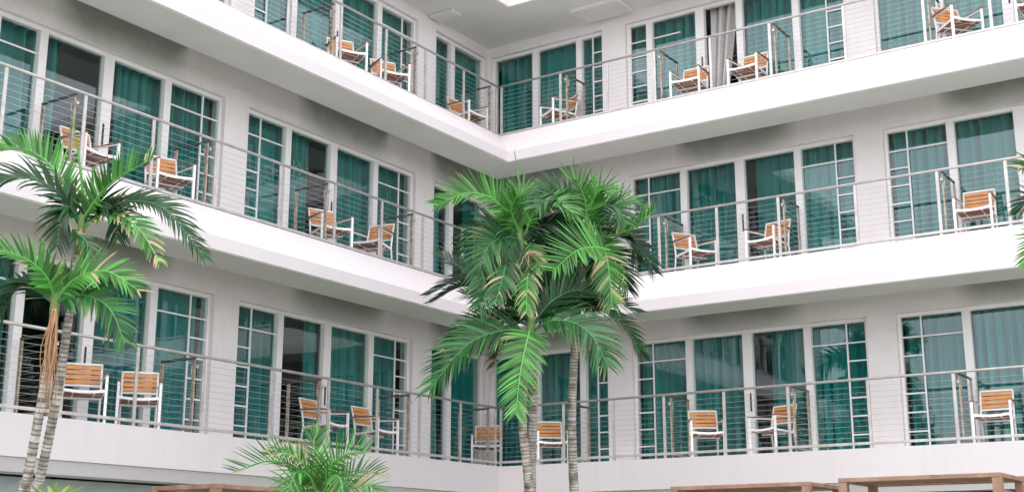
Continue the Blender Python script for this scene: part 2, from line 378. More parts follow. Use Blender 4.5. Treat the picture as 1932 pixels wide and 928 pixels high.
for lv in (1, 2, 3):
    for wg in 'LR':
        for gi, (a0, a1, mul, kind) in enumerate(OP[wg]):
            if lv == 1 and gi == 3: pass
            zb = Z[lv]; zt = HEAD[lv]
            root = empty('window_wall', W(wg, a0, TG, zb) - Vector((0, 0, GND)), 0, hotel)
            off = -W(wg, a0, TG, zb)
            def sub(mb, name, mat, **k):
                o = mb.build(name, mat, root, **k); o.location = off; return o
            ff, fb = TG - .045, TG + .045
            mb = MB()
            mb.wbox(wg, a0, a1, ff, fb, zt - .06, zt); mb.wbox(wg, a0, a1, ff, fb, zb - .02, zb + .04)
            mb.wbox(wg, a0, a0 + .05, ff, fb, zb + .04, zt - .06); mb.wbox(wg, a1 - .05, a1, ff, fb, zb + .04, zt - .06)
            sub(mb, 'frame', 'frame', bevel=.004)
            ml = list(mul)
            if lv == 3 and wg == 'R' and gi == 1: ml = [2.13, 3.16, 3.93, 4.98]
            for k, mc in enumerate(ml):
                wd = .062 if not (kind == 'std' and k == 1) else .085
                mb = MB(); mb.wbox(wg, mc - wd, mc + wd, ff - .018, fb, zb + .04, zt - .06); sub(mb, 'mullion', 'frame', bevel=.004)
                if kind == 'std' and k == 1:
                    mb = MB(); mb.wbox(wg, mc + .02, mc + .045, ff - .034, ff - .018, zb + .78, zb + 1.08); sub(mb, 'door_handle', 'black', bevel=.004)
            # muntins
            mb = MB()
            mt0, mt1 = TG - .022, TG + .0
            rows = [zt - .06 - .32 - .293 * k for k in range(6)]
            def narrow(x0, x1, xo, wide0, wide1, first_rows=True):
                # x0..x1 narrow column, xo muntin between, wide part gets only the transom
                mb.wbox(wg, xo - .012, xo + .012, mt0, mt1, zb + .04, zt - .06)
                lo, hi = min(x0, x1), max(x0, x1)
                for k, r in enumerate(rows):
                    if r > zb + .08: mb.wbox(wg, lo, hi, mt0 + .003, mt1, r - .011, r + .011)
                if wide1 > wide0: mb.wbox(wg, wide0, wide1, mt0 + .003, mt1, rows[0] - .011, rows[0] + .011)
            if kind == 'std':
                if lv == 3 and wg == 'R' and gi == 1:
                    narrow(a0 + .05, ml[0] - .06, a0 + .056, 0, 0)
                    sub(mb, 'muntin_grid', 'frame'); mb = MB()
                    mb.wbox(wg, ml[0] + .06, ml[0] + .62, mt0 + .003, mt1, rows[0] - .011, rows[0] + .011)
                    sub(mb, 'muntin_grid', 'frame'); mb = MB()
                    narrow(a1 - .36, a1 - .05, a1 - .36, 0, 0)
                elif lv == 3 and wg == 'R' and gi == 2: pass
                else:
                    narrow(a0 + .05, a0 + .36, a0 + .36, a0 + .376, ml[0] - .06)
                    sub(mb, 'muntin_grid', 'frame'); mb = MB()
                    narrow(a1 - .36, a1 - .05, a1 - .36, ml[-1] + .06, a1 - .376)
            elif wg == 'R': narrow(a1 - .26, a1 - .05, a1 - .26, 0, 0)
            if mb.v: sub(mb, 'muntin_grid', 'frame')
            # panes, each very slightly out of true
            ed = [a0 + .05] + ml + [a1 - .05]
            for k in range(len(ed) - 1):
                if lv == 3 and wg == 'R' and gi == 1 and k == 2: continue        # that door stands open
                p0, p1 = ed[k] + (0 if k == 0 else .06), ed[k + 1] - (0 if k == len(ed) - 2 else .06)
                mb = MB(); q0 = zb + .04; q1 = zt - .06; j1 = rnd.uniform(-.003, .003); j2 = rnd.uniform(-.004, .004)
                t_ = TG + .012
                vs = [W(wg, p0, t_ + j1, q0), W(wg, p1, t_ - j1, q0), W(wg, p1, t_ - j1 + j2, q1), W(wg, p0, t_ + j1 + j2, q1)]
                dv = W(wg, 0, .005, 0)
                mb.add(vs + [v + dv for v in vs], [(0, 1, 2, 3), (7, 6, 5, 4), (0, 4, 5, 1), (1, 5, 6, 2), (2, 6, 7, 3), (3, 7, 4, 0)])
                sub(mb, 'glass_pane', 'glass', fix=True)
            for (c0, c1, mt) in CUR.get((lv, wg, gi), [(a0, a1, 'teal')]):
                o = curtain(wg, c0 + .01, c1 - .01, zb + .03, zt + .02, mt, root); o.location = off
                if mt == 'grey_curtain': o['label'] = 'grey lining curtain drawn aside at the open door'

# header trim under the roof
# ground floor behind: left wall, dark lobby, right wall
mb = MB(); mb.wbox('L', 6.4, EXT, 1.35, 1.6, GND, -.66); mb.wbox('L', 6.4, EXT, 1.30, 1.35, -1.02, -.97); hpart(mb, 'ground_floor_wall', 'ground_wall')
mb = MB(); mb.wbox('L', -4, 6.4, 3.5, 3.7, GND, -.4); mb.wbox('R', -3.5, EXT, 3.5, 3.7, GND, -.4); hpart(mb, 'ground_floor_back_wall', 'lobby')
mb = MB()
for a in (.6, 5.6, 10.6): mb.wbox('R', a - .2, a + .2, .9, 1.3, GND, -.66)
for a in (.6, 4.2): mb.wbox('L', a - .2, a + .2, .9, 1.3, GND, -.66)
hpart(mb, 'column', 'wall')

# ------------------------------------------------------------------ ceiling fittings on the top balcony
mb = MB(); mb.box((-1.42, -.56, ROOF - .07), (-.88, -.24, ROOF - .012)); o = mb.build('ceiling_light', 'soffit', bevel=.012)
tag(o, 'small flat white box light on the top ceiling above the left wing', 'ceiling light')
e = empty('ceiling_hatch', (1.4, 1.03, ROOF - .012)); tag(e, 'wide flat white hatch panel on the top ceiling above the right wing', 'hatch')
mb = MB(); mb.box((-.47, -.27, -.05), (.47, .27, 0)); mb.build('panel', 'soffit', e, bevel=.01)
mb = MB()
for a, b in (((-.5, -.3), (.5, -.275)), ((-.5, .275), (.5, .3)), ((-.5, -.272), (-.475, .272)), ((.475, -.272), (.5, .272))): mb.box((a[0], a[1], -.06), (b[0], b[1], 0))
mb.build('frame', 'frame', e)
# little dark hook lamp bracket on the lower pier beside the palm
pts = [W('R', 1.28, TW, 2.27), W('R', 1.28, TW - .1, 2.26), W('R', 1.30, TW - .13, 2.18), W('R', 1.36, TW - .13, 2.14), W('R', 1.42, TW - .12, 2.18)]
mb = MB(); mb.tube(pts, .014, 6); mb.tube([W('R', 1.40, TW - .12, 2.2), W('R', 1.45, TW - .12, 2.12)], .03, 8)
tag(mb.build('wall_bracket', 'steel', smooth=True), 'small curved metal bracket on the pale pier right of the palm crowns', 'bracket')

# ------------------------------------------------------------------ railings
TR = .685
POST = {'L': [.45, 1.60, 2.70, 3.85, 5.08, 6.38, 7.52, 8.64, 9.8, 11.0, 12.2, 13.4], 'R': [.70, 1.69, 2.65, 3.73, 4.82, 6.10, 7.38, 8.38, 9.6, 10.8, 12, 13.2]}
DIV = {'L': [-.50, 1.80, 3.97, 6.48, 8.74, 11.1], 'R': [.79, 2.74, 4.88, 7.44, 9.7, 12]}
RL = {(1, 'L'): 'lowest cable railing along the left wing, behind the leaning palm trunks', (2, 'L'): 'middle cable railing along the left wing, above the potted-looking palm crown',
      (3, 'L'): 'top cable railing sloping down along the left wing to the corner', (1, 'R'): 'lowest cable railing along the right wing, above the wooden cabanas',
      (2, 'R'): 'middle cable railing along the right wing, right of the big palm crown', (3, 'R'): 'top cable railing along the right wing, rising from the corner to the right edge'}
RL[(2, 'L')] = 'middle cable railing along the left wing between left and central palm crowns'
H = 1.07
for lv in (1, 2, 3):
    z = Z[lv]
    for wg in 'LR':
        root = empty('balcony_railing', W(wg, 0, TR, z)); tag(root, RL[(lv, wg)], 'railing', 'steel cable railings along the balconies')
        off = -W(wg, 0, TR, z)
        def sub(mb, name, mat, par=None, **k):
            o = mb.build(name, mat, par or root, **k)
            if par is None: o.location = off
            return o
        a_s = -TR
        mb = MB(); mb.tube([W(wg, a_s, TR, z + H - .024), W(wg, EXT - .5, TR, z + H - .022)], .021, 10); sub(mb, 'handrail', 'steel', smooth=True)
        mb = MB(); mb.wbox(wg, a_s + .02, EXT - .5, TR - .02, TR + .02, z + .06, z + .10); sub(mb, 'bottom_rail', 'steel', bevel=.004)
        for a in [a_s + .07] + POST[wg]:
            mb = MB(); mb.wbox(wg, a - .024, a + .024, TR - .012, TR + .012, z - .004, z + H - .046); 
            mb.wbox(wg, a - .045, a + .045, TR - .04, TR + .04, z - .004, z + .008); sub(mb, 'post', 'steel', bevel=.003)
        mb = MB()
        for k in range(10): mb.tube([W(wg, a_s + .03, TR, z + .17 + k * .0845), W(wg, EXT - .5, TR, z + .17 + k * .0845)], 0.0026, 5, cap=False)
        sub(mb, 'cables', 'cable')
        for a in DIV[wg]:
            dv = empty('divider', off + W(wg, a, TR + .06, z), 0, root); d_off = -W(wg, a, TR + .06, z)
            def dsub(mb, name, mat, **k):
                o = mb.build(name, mat, dv, **k); o.location = d_off
            t0, t1 = TR + .085, TW - .04
            mb = MB(); mb.tube([W(wg, a, t0 - .02, z + H - .045), W(wg, a, t1, z + H - .045)], .02, 8); dsub(mb, 'handrail', 'dark_rail', smooth=True)
            for t in (t0, t1 - .02):
                mb = MB(); mb.wbox(wg, a - .012, a + .012, t - .026, t + .026, z - .02, z + H - .065); dsub(mb, 'post', 'rust', bevel=.003)
            mb = MB()
            for k in range(10): mb.tube([W(wg, a, t0, z + .15 + k * .085), W(wg, a, t1 - .02, z + .15 + k * .085)], 0.0025, 5, cap=False)
            mb.wbox(wg, a - .01, a + .01, t0, t1 - .02, z + .06, z + .09)
            dsub(mb, 'cables', 'cable')
            mb = MB(); mb.wbox(wg, a - .02, a + .02, TR + .01, t0 - .02, z + H - .19, z + H - .15); mb.wbox(wg, a - .02, a + .02, t0 + .026, t0 + .036, z + .80, z + .93); dsub(mb, 'clamp', 'steel', bevel=.003)

# ------------------------------------------------------------------ chairs
def make_chair():
    r = empty('patio_chair')
    # local: faces -Y, width along X
    w2 = .27; 
    for sx in (-1, 1):
        mb = MB(); mb.bar((sx * w2, -.27, 0), (sx * w2, -.27, .625), .036, .036, Vector((0, 1, 0))); mb.build('leg', 'white_metal', r, bevel=.004)
        mb = MB()
        P = [Vector((sx * .235, .29, 0)), Vector((sx * .235, .225, .40)), Vector((sx * .235, .26, .62)), Vector((sx * .235, .325, .845))]
        mb.tube(P, .016, 8); mb.build('leg', 'white_metal', r, smooth=True)
        mb = MB(); mb.bar((sx * w2, -.30, .634), (sx * w2, .27, .655), .045, .018); mb.build('armrest', 'slat_dark', r, bevel=.004)
        mb = MB(); mb.bar((sx * .245, -.26, .405), (sx * .24, .22, .375), .02, .03); mb.bar((sx * w2, -.25, .612), (sx * .245, .25, .635), .02, .02); mb.build('side_rail', 'white_metal', r)
    mb = MB()
    n = 8
    for k in range(n):
        x0 = -w2 + 2 * w2 * k / n; x1 = -w2 + 2 * w2 * (k + 1) / n
        f = lambda x: .425 - .022 * (1 - (x / w2) ** 2)
        mb.bar((x0, -.27, f(x0)), (x1, -.27, f(x1)), .022, .036)
    mb.bar((-.235, .235, .375), (.235, .235, .375), .022, .03)
    mb.bar((-.24, .0, .35), (.24, .0, .35), .02, .02)
    for sx in (-1, 1): mb.bar((sx * .13, -.27, .392), (sx * .13, .24, .368), .018, .024)
    mb.build('seat_frame', 'white_metal', r)
    mb = MB()
    for k in range(6):
        y = -.225 + k * .082; mb.box((-.235, y - .034, .385 - .012 * (k > 0)), (.235, y + .034, .400 - .012 * (k > 0)))
    mb.build('seat', 'slat_dark', r, bevel=.003)
    mb = MB(); mb.bar((-.235, .248, .545), (-.235, .325, .838), .02, .02); mb.bar((.235, .248, .545), (.235, .325, .838), .02, .02); mb.bar((-.235, .325, .838), (.235, .325, .838), .024, .028); mb.bar((-.235, .248, .545), (.235, .248, .545), .024, .028); mb.build('backrest_frame', 'white_metal', r, bevel=.003)
    mb = MB()
    for k in range(4):
        z = .592 + k * .066; y = .248 + (z - .545) * .255; mb.bar((-.222, y, z), (.222, y, z), .016, .054, Vector((0, .25, 1)))
    mb.build('backrest', 'slat', r, bevel=.003)
    return r
def copy_tree(o, parent=None):
    c = o.copy(); col.objects.link(c)
    if parent: c.parent = parent
    for ch in list(o.children): copy_tree(ch, c)
    return c
proto = make_chair()
CH = [  # level, wing, along, heading (deg), depth, label
 (1, 'L', 8.02, -35, 1.08, 'leftmost chair on the lowest balcony, partly behind the leaning palm trunk'),
 (1, 'L', 7.12, -40, 1.08, 'lowest balcony chair facing front, second from the left, behind a railing post'),
 (1, 'L', 3.45, 8, 1.12, 'shaded chair turned right by the dark open door above the small palm crown'),
 (1, 'L', 2.22, 2, 1.12, 'shaded chair turned right above the small palm, second from the black door gap'),
 (1, 'L', -1.02, -58, 1.14, 'lowest balcony chair tucked right behind the corner railing posts, left of the palm trunks'),
 (1, 'R', .18, -50, 1.10, 'red-brown chair on the lowest balcony between the thin palm trunks'),
 (1, 'R', 3.2, -57, 1.08, 'front-facing chair on the lowest right balcony, first one right of the palms'),
 (1, 'R', 4.38, -108, 1.10, 'chair turned left on the lowest right balcony in front of a dark door gap'),
 (1, 'R', 7.83, -86, 1.05, 'rightmost chair on the lowest balcony above the right cabana'),
 (2, 'L', 8.2, 0, 1.12, 'leftmost chair on the middle balcony, above the palm frond tips'),
 (2, 'L', 6.88, -18, 1.08, 'middle balcony chair with its front legs at the cables, right of a bright frond tip'),
 (2, 'L', 3.52, -22, 1.08, 'middle left balcony chair facing right beside the black door gap'),
 (2, 'L', 2.42, -78, 1.10, 'middle left balcony chair facing left, behind a railing post near the corner'),
 (2, 'R', 3.1, -30, 1.10, 'middle right balcony chair just right of the big palm crown, turned right'),
 (2, 'R', 4.47, -100, 1.08, 'middle right balcony chair turned left by the dark strip in the curtains'),
 (2, 'R', 7.82, -88, 1.08, 'middle right balcony chair before the sky-reflecting glass near the right edge'),
 (3, 'L', 3.3, -28, 1.05, 'upper chair of the pair on the top left balcony, beside the divider'),
 (3, 'L', 2.16, -28, 1.05, 'lower chair of the pair on the top left balcony, behind a railing post'),
 (3, 'L', -.25, -5, 1.10, 'mostly hidden chair on the top balcony just left of the corner'),
 (3, 'R', .42, -122, 1.10, 'chair seen side-on on the top balcony right of the corner'),
 (3, 'R', 3.16, -86, 1.05, 'top right balcony chair left of the grey lining curtain'),
 (3, 'R', 4.27, -92, 1.05, 'top right balcony chair just right of the grey lining curtain'),
 (3, 'R', 7.79, -42, 1.05, 'top balcony chair near the top right corner of the photo, turned right'),
 (3, 'R', 9.0, -92, 1.05, 'chair cut off by the right edge on the top balcony'),
]
for i, (lv, wg, a, hd, t, lab) in enumerate(CH):
    o = proto if i == 0 else copy_tree(proto)
    o.location = W(wg, a, t, Z[lv] - .004); o.rotation_euler = (0, 0, R(hd + 90)); o.scale = (.98, .98, .98)
    tag(o, lab, 'chair', 'white metal and wood slat balcony chairs')

# ------------------------------------------------------------------ palms
GREENS = [(.007, .050, .011), (.016, .09, .018), (.050, .18, .030), (.006, .036, .014)]
def bez(P, t):
    P = [p.copy() for p in P]
    while len(P) > 1: P = [P[i].lerp(P[i + 1], t) for i in range(len(P) - 1)]
    return P[0]
def catmull(P, t):
    n = len(P) - 1; x = min(t * n, n - 1e-6); i = int(x); u = x - i
    p0 = P[i - 1] if i > 0 else P[0] * 2 - P[1]; p1 = P[i]; p2 = P[i + 1]; p3 = P[i + 2] if i + 2 <= n else P[n] * 2 - P[n - 1]
    return .5 * ((2 * p1) + (p2 - p0) * u + (2 * p0 - 5 * p1 + 4 * p2 - p3) * u * u + (3 * p1 - p0 - 3 * p2 + p3) * u ** 3)
def frond(P, leaf=.42, face=.6, tone=1, dry=0, droop=.35, dens=.036, rng=None, ang=58, lift=0., skip=0., start=.1, wid=.043, only=0):
    rng = rng or rnd
    L_ = sum((P[i + 1] - P[i]).length for i in range(len(P) - 1))
    base = GREENS[tone]
    f = MB(); n = 18; pts = [catmull(P, i / n) for i in range(n + 1)]
    rc = tuple(c * 1.9 + .04 for c in base)
    f.tube(pts, [.016 * (1 - .85 * i / n) + .002 for i in range(n + 1)], 5, cols=[rc] * (n + 1))
    m = max(8, int(L_ / dens))
    for k in range(m):
        t = start + (1 - start) * (k + .5) / m
        p = catmull(P, t); T = (catmull(P, min(1, t + .02)) - catmull(P, max(0, t - .02))).normalized()
        toc = (CAM - p).normalized()
        Nn = (Vector((0, 0, 1)) * (1 - face) + toc * face); Nn = (Nn - T * Nn.dot(T)).normalized()
        side = T.cross(Nn).normalized()
        prof = (.45 + .55 * min(1, t / .3)) * (1 - .55 * max(0, (t - .6) / .4) ** 2)
        for s in (-1, 1):
            if only and s != only: continue
            if rng.random() < skip: continue
            ll = leaf * prof * rng.uniform(.88, 1.1)
            an = R(ang - 30 * t + rng.uniform(-5, 5))
            d = side * s * math.sin(an) + T * math.cos(an) + Nn * (.18 + lift + rng.uniform(-.1, .1))
            d.normalize()
            wv = d.cross(Nn).normalized() * math.cos(.5) + Nn * s * math.sin(.5) * rng.uniform(.3, 1.2); wv.normalize()
            ww = wid * rng.uniform(.8, 1.15) * (1 - .4 * t)
            br = rng.choice((.5, .75, 1, 1.1, 1.7)) * rng.uniform(.85, 1.15); c0 = tuple(c * br for c in base)
            isdry = rng.random() < dry
            tipc = (.42, .32, .15) if (isdry or rng.random() < .07) else tuple(c * 1.25 for c in c0)
            if isdry and rng.random() < .5: c0 = (.40, .33, .17)
            vs = []; cs = []; q = p.copy(); dd = d.copy(); S = 5
            dr = droop * .85 * rng.uniform(.6, 1.5)
            for j in range(S + 1):
                u = j / S; hw = ww * .5 * (.55 + .9 * u - 1.45 * u * u + .02) if u < 1 else .001
                hw = ww * .5 * max(.04, min(1, .5 + 2.2 * u) * (1 - u ** 2.4))
                vs += [q + wv * hw, q - wv * hw]
                cc = tuple(c0[i] * (1 - u ** 3) + tipc[i] * u ** 3 for i in range(3)); cs += [cc, cc]
                dd = (dd + Vector((0, 0, -1)) * dr * (.25 + u) / S * 1.6).normalized(); q = q + dd * ll / S
            f.add(vs, [(2 * j, 2 * j + 1, 2 * j + 3, 2 * j + 2) for j in range(S)], cs)
    return f
def palm(name, label, trunk_px, depth, fronds, r0=.085, r1=.055, shaft=None, group=None, seed=1, base_depth=None):
    """trunk_px: picture points from the base up, used to place the real trunk at its real distance"""
    rng = random.Random(seed)
    bd = base_depth or depth
    n = len(trunk_px); P = [at(x, y, bd + (depth - bd) * i / (n - 1)) for i, (x, y) in enumerate(trunk_px)]
    d = (P[0] - P[1]).normalized(); 
    if P[0].z > GND + .05:
        hor = Vector((d.x, d.y, 0)) * .25; dd = Vector((hor.x, hor.y, -1)).normalized()
        P.insert(0, P[0] + dd * ((P[0].z - GND) / -dd.z * 1.0 + .05))
    root = empty(name, P[0]); tag(root, label, 'palm tree', group); off = -P[0]
    L_ = sum((P[i + 1] - P[i]).length for i in range(len(P) - 1)); m = int(L_ / .016)
    pts = []; rs = []; cs = []
    ring = 0; nextr = .08; sp = .08
    for i in range(m + 1):
        t = i / m; s = t * L_; r = r0 + (r1 - r0) * t
        if s > nextr: sp = rng.uniform(.045, .085) * (1.15 - .4 * t); nextr += sp; ring = 0
        ring += 1
        dark = ring == 1
        pts.append(catmull(P, t)); rs.append(r * (1.05 if dark else 1.0 - .012 * ring)); k = .30 if dark else rng.uniform(.85, 1.15)
        cs.append((k, k, k))
    mb = MB(); mb.tube(pts, rs, 12, cols=cs); mb.build('trunk', 'trunk', root, smooth=True, colors=True).location = off
    top = P[-1]
    T = (P[-1] - P[-2]).normalized()
    mb = MB(); sp_ = [top + T * (x - .12) for x in (0, .12, .3, .48, .6)]; mb.tube(sp_, [r1 * 1.05, r1 * 1.25, r1 * 1.1, r1 * .7, r1 * .3], 10); mb.build('crownshaft', 'sheath', root, smooth=True).location = off
    org = top + T * .40
    for fr in fronds:
        pp, kw = fr
        kw = dict(kw); dz = kw.pop('dz', 0); d0 = kw.pop('d0', 0); n_ = len(pp)
        Q = [at(x, y, depth + d0 + dz * (i / (n_ - 1)) ** 1.2) for i, (x, y) in enumerate(pp)]
        fb = frond(Q, rng=rng, **kw); fb.build('frond', 'leaf', root, colors=True).location = off
    return root, off
D = dict
# --- centre clump
grp = 'slender palms of the central clump'
A = palm('palm_tree', 'central palm with the lowest crown, one broad frond hanging straight down', [(998, 960), (996, 900), (986, 800), (990, 700), (998, 640)], 16.2, [
 ([(1000, 628), (960, 622), (905, 636), (862, 668), (812, 735)], D(leaf=.50, face=.55, tone=1, dz=-.6, droop=.5, lift=.05)),
 ([(1000, 622), (995, 640), (982, 700), (973, 782)], D(leaf=.42, face=.85, tone=2, dz=-1.0, d0=-.15, droop=.25, ang=62)),
 ([(1010, 622), (1045, 605), (1090, 612), (1122, 640), (1146, 690)], D(leaf=.50, face=.5, tone=1, dz=-.7, droop=.7, ang=64)),
 ([(1005, 618), (960, 600), (910, 602), (870, 628), (846, 668)], D(leaf=.40, face=.5, tone=0, dz=.4, droop=.4)),
 ([(1005, 618), (975, 590), (925, 560), (875, 555)], D(leaf=.42, face=.5, tone=3, dz=.5)),
 ([(1005, 612), (1040, 570), (1085, 548), (1130, 560)], D(leaf=.55, face=.55, tone=0, dz=.3, lift=.1, droop=.2)),
 ([(1005, 612), (1060, 585), (1120, 582), (1175, 612), (1212, 672)], D(leaf=.40, face=.5, tone=0, dz=.5, droop=.5)),
 ([(1005, 612), (1060, 565), (1130, 555), (1205, 590)], D(leaf=.42, face=.5, tone=3, dz=.7)),
 ([(1000, 612), (985, 575), (975, 520), (985, 470)], D(leaf=.38, face=.6, tone=0, dz=.3)),
 ([(1000, 622), (950, 650), (930, 690)], D(leaf=.35, face=.5, tone=0, dz=.3, dry=.2)),
], r0=.064, r1=.048, group=grp, seed=2)
B = palm('palm_tree', 'central palm with the tall upper-left crown over the corner, carrying dry brown tassels', [(1003, 960), (1003, 860), (1007, 740), (1000, 600), (985, 480)], 16.9, [
 ([(985, 450), (960, 405), (925, 373), (880, 364), (824, 388)], D(leaf=.38, face=.6, tone=2, dz=-.5, lift=.15, droop=.2, ang=62)),
 ([(985, 445), (980, 400), (985, 360), (1000, 360)], D(leaf=.32, face=.6, tone=2, dz=.2, droop=.1)),
 ([(985, 445), (965, 400), (975, 368)], D(leaf=.34, face=.7, tone=2, dz=-.3, droop=.1)),
 ([(985, 452), (950, 448), (918, 470), (898, 540)], D(leaf=.48, face=.7, tone=1, dz=-.7, droop=.35)),
 ([(985, 452), (962, 470), (935, 520), (905, 585)], D(leaf=.48, face=.75, tone=1, dz=-.9, droop=.4)),
 ([(990, 455), (1000, 480), (995, 530), (993, 590)], D(leaf=.34, face=.7, tone=2, dz=-1.0, dry=.5, droop=.7)),
 ([(985, 465), (960, 480), (950, 520), (935, 570)], D(leaf=.38, face=.6, tone=1, dz=-1.1, dry=.15, droop=.7)),
 ([(985, 480), (935, 515), (875, 522), (808, 556)], D(leaf=.36, face=.4, tone=3, dz=.2, droop=.3)),
 ([(985, 480), (930, 540), (870, 540), (812, 570)], D(leaf=.32, face=.4, tone=3, dz=.4, droop=.3)),
 ([(985, 480), (920, 520), (870, 505), (828, 480)], D(leaf=.26, face=.5, tone=3, dz=.5, droop=.1)),
 ([(985, 445), (935, 425), (900, 430), (880, 470)], D(leaf=.45, face=.55, tone=0, dz=.3, droop=.6)),
 ([(990, 445), (1010, 398), (1045, 382), (1082, 402)], D(leaf=.42, face=.45, tone=2, dz=-.4, droop=.7, skip=.1)),
 ([(990, 450), (1030, 440), (1060, 465), (1070, 520)], D(leaf=.42, face=.6, tone=0, dz=-.4, droop=.5)),
 ([(985, 450), (1000, 420), (1040, 420), (1080, 450)], D(leaf=.45, face=.5, tone=0, dz=.4, droop=.4)),
 ([(985, 480), (1000, 520), (1030, 560), (1035, 600)], D(leaf=.4, face=.6, tone=0, dz=.3, droop=.5)),
 ([(985, 445), (982, 400), (978, 330), (970, 284)], D(leaf=.03, face=.5, tone=2, wid=.012)),
 ([(985, 450), (1010, 430), (1045, 425), (1075, 445)], D(leaf=.42, face=.5, tone=3, dz=-.2, droop=.6)),
 ([(985, 450), (975, 490), (985, 540), (1010, 585)], D(leaf=.42, face=.6, tone=3, dz=.2, droop=.5)),
 ([(985, 450), (955, 430), (930, 440), (915, 470)], D(leaf=.40, face=.5, tone=1, dz=-.2, droop=.5)),
 ([(985, 455), (1020, 480), (1050, 530), (1060, 575)], D(leaf=.42, face=.6, tone=3, dz=.1, droop=.5)),
], r0=.064, r1=.048, group=grp, seed=3)
C = palm('palm_tree', 'central palm on the darkest ringed trunk, with the tall upper-right crown', [(1084, 960), (1081, 880), (1079, 780), (1083, 680), (1092, 560), (1105, 470)], 17.0, [
 ([(1105, 430), (1105, 385), (1090, 345), (1070, 334)], D(leaf=.34, face=.5, tone=2, dz=-.3, lift=.1, droop=.2, ang=64)),
 ([(1105, 430), (1115, 390), (1130, 360), (1150, 362)], D(leaf=.36, face=.55, tone=2, dz=-.3, lift=.1, droop=.15)),
 ([(1105, 430), (1075, 390), (1040, 372), (1012, 392)], D(leaf=.44, face=.5, tone=1, dz=-.5, droop=.35)),
 ([(1105, 425), (1130, 395), (1160, 390), (1180, 420)], D(leaf=.42, face=.5, tone=1, dz=-.4, droop=.3)),
 ([(1110, 450), (1150, 445), (1195, 430), (1235, 396)], D(leaf=.30, face=.5, tone=2, dz=-.3, lift=.2, droop=.15, skip=.15)),
 ([(1110, 450), (1160, 445), (1205, 465), (1235, 512)], D(leaf=.36, face=.5, tone=3, dz=.2, droop=.5)),
 ([(1150, 472), (1120, 466), (1085, 475), (1042, 512)], D(leaf=.50, face=.65, tone=2, dz=-.6, d0=-.5, lift=.25, droop=.05, ang=64)),
 ([(1108, 455), (1140, 475), (1150, 520), (1155, 578)], D(leaf=.40, face=.75, tone=2, dz=-.8, dry=.25, droop=.35)),
 ([(1108, 450), (1085, 440), (1060, 470), (1050, 530)], D(leaf=.45, face=.6, tone=0, dz=-.2, droop=.5)),
 ([(1108, 450), (1090, 480), (1090, 540), (1075, 590)], D(leaf=.45, face=.6, tone=0, dz=.2, droop=.5)),
 ([(1108, 450), (1130, 470), (1125, 530), (1115, 580)], D(leaf=.36, face=.6, tone=0, dz=.4, droop=.6)),
 ([(1108, 450), (1080, 460), (1055, 490), (1030, 545)], D(leaf=.42, face=.6, tone=3, dz=.1, droop=.5)),
 ([(1108, 445), (1150, 400), (1170, 380), (1185, 385)], D(leaf=.40, face=.5, tone=2, dz=.1, droop=.3)),
 ([(1108, 450), (1140, 470), (1170, 500), (1185, 545)], D(leaf=.40, face=.6, tone=3, dz=.1, droop=.5)),
 ([(1105, 430), (1075, 385), (1045, 362), (1015, 372)], D(leaf=.38, face=.5, tone=1, dz=-.2, droop=.5)),
 ([(1105, 430), (1080, 400), (1045, 395), (1015, 430)], D(leaf=.42, face=.5, tone=0, dz=.1, droop=.6)),
 ([(1108, 435), (1120, 400), (1100, 370), (1080, 360)], D(leaf=.42, face=.5, tone=1, dz=.4)),
 ([(1108, 440), (1150, 420), (1185, 440), (1200, 490)], D(leaf=.40, face=.5, tone=0, dz=.4, droop=.5)),
 ([(1105, 440), (1070, 420), (1030, 430), (1005, 465)], D(leaf=.42, face=.5, tone=0, dz=.4, droop=.5)),
], r0=.066, r1=.05, group=grp, seed=4)
# spear leaf over the corner and dry tassels hanging from palm B
def strands(root, off, px, depth, n, spread, length, seed, name='dry_strands'):
    rng = random.Random(seed); mb = MB()
    for i in range(n):
        p = at(px[0] + rng.uniform(-3, 3), px[1] + rng.uniform(-3, 3), depth + rng.uniform(-.1, .02)); pts = [p]
        ln = length * rng.uniform(.5, 1.05); ox = rng.gauss(0, spread); oy = rng.gauss(0, spread); ph = rng.random() * 6
        for k in range(1, 10):
            u = k / 9; pts.append(p + Vector((ox * math.sin(u * 2.2) + .02 * math.sin(5 * u + ph), oy * math.sin(u * 2.2) + .02 * math.cos(4 * u + ph), -ln * u + .06 * math.sin(u * 3.1) * rng.random())))
        mb.tube(pts, [.008 - .005 * k / 9 for k in range(10)], 4)
    o = mb.build(name, 'strand', root, smooth=True); o.location = off
strands(*B, (1000, 475), 15.9, 5, .08, .30, 5)

# --- left pair
grpL = 'leaning palms at the left edge'
E1 = palm('palm_tree', 'shorter leaning palm at the left with long tan strands hanging under its crown', [(40, 960), (52, 900), (78, 760), (95, 660), (103, 585)], 12.2, [
 ([(103, 572), (92, 530), (55, 492), (-5, 470)], D(leaf=.30, face=.6, tone=2, dz=-.4, lift=.15, droop=.2)),
 ([(103, 572), (70, 530), (30, 545), (-8, 620)], D(leaf=.36, face=.5, tone=0, dz=.4, droop=.5)),
 ([(103, 572), (60, 545), (10, 548), (-40, 575)], D(leaf=.34, face=.5, tone=3, dz=.2, droop=.4)),
 ([(103, 570), (140, 528), (200, 512), (262, 548)], D(leaf=.30, face=.6, tone=2, dz=-.3, dry=.15, droop=.3)),
 ([(103, 572), (150, 556), (205, 580), (236, 648)], D(leaf=.34, face=.7, tone=1, dz=-.5, droop=.35)),
], r0=.055, r1=.037, group=grpL, seed=11)
strands(*E1, (103, 585), 12.02, 34, .026, .92, 12)
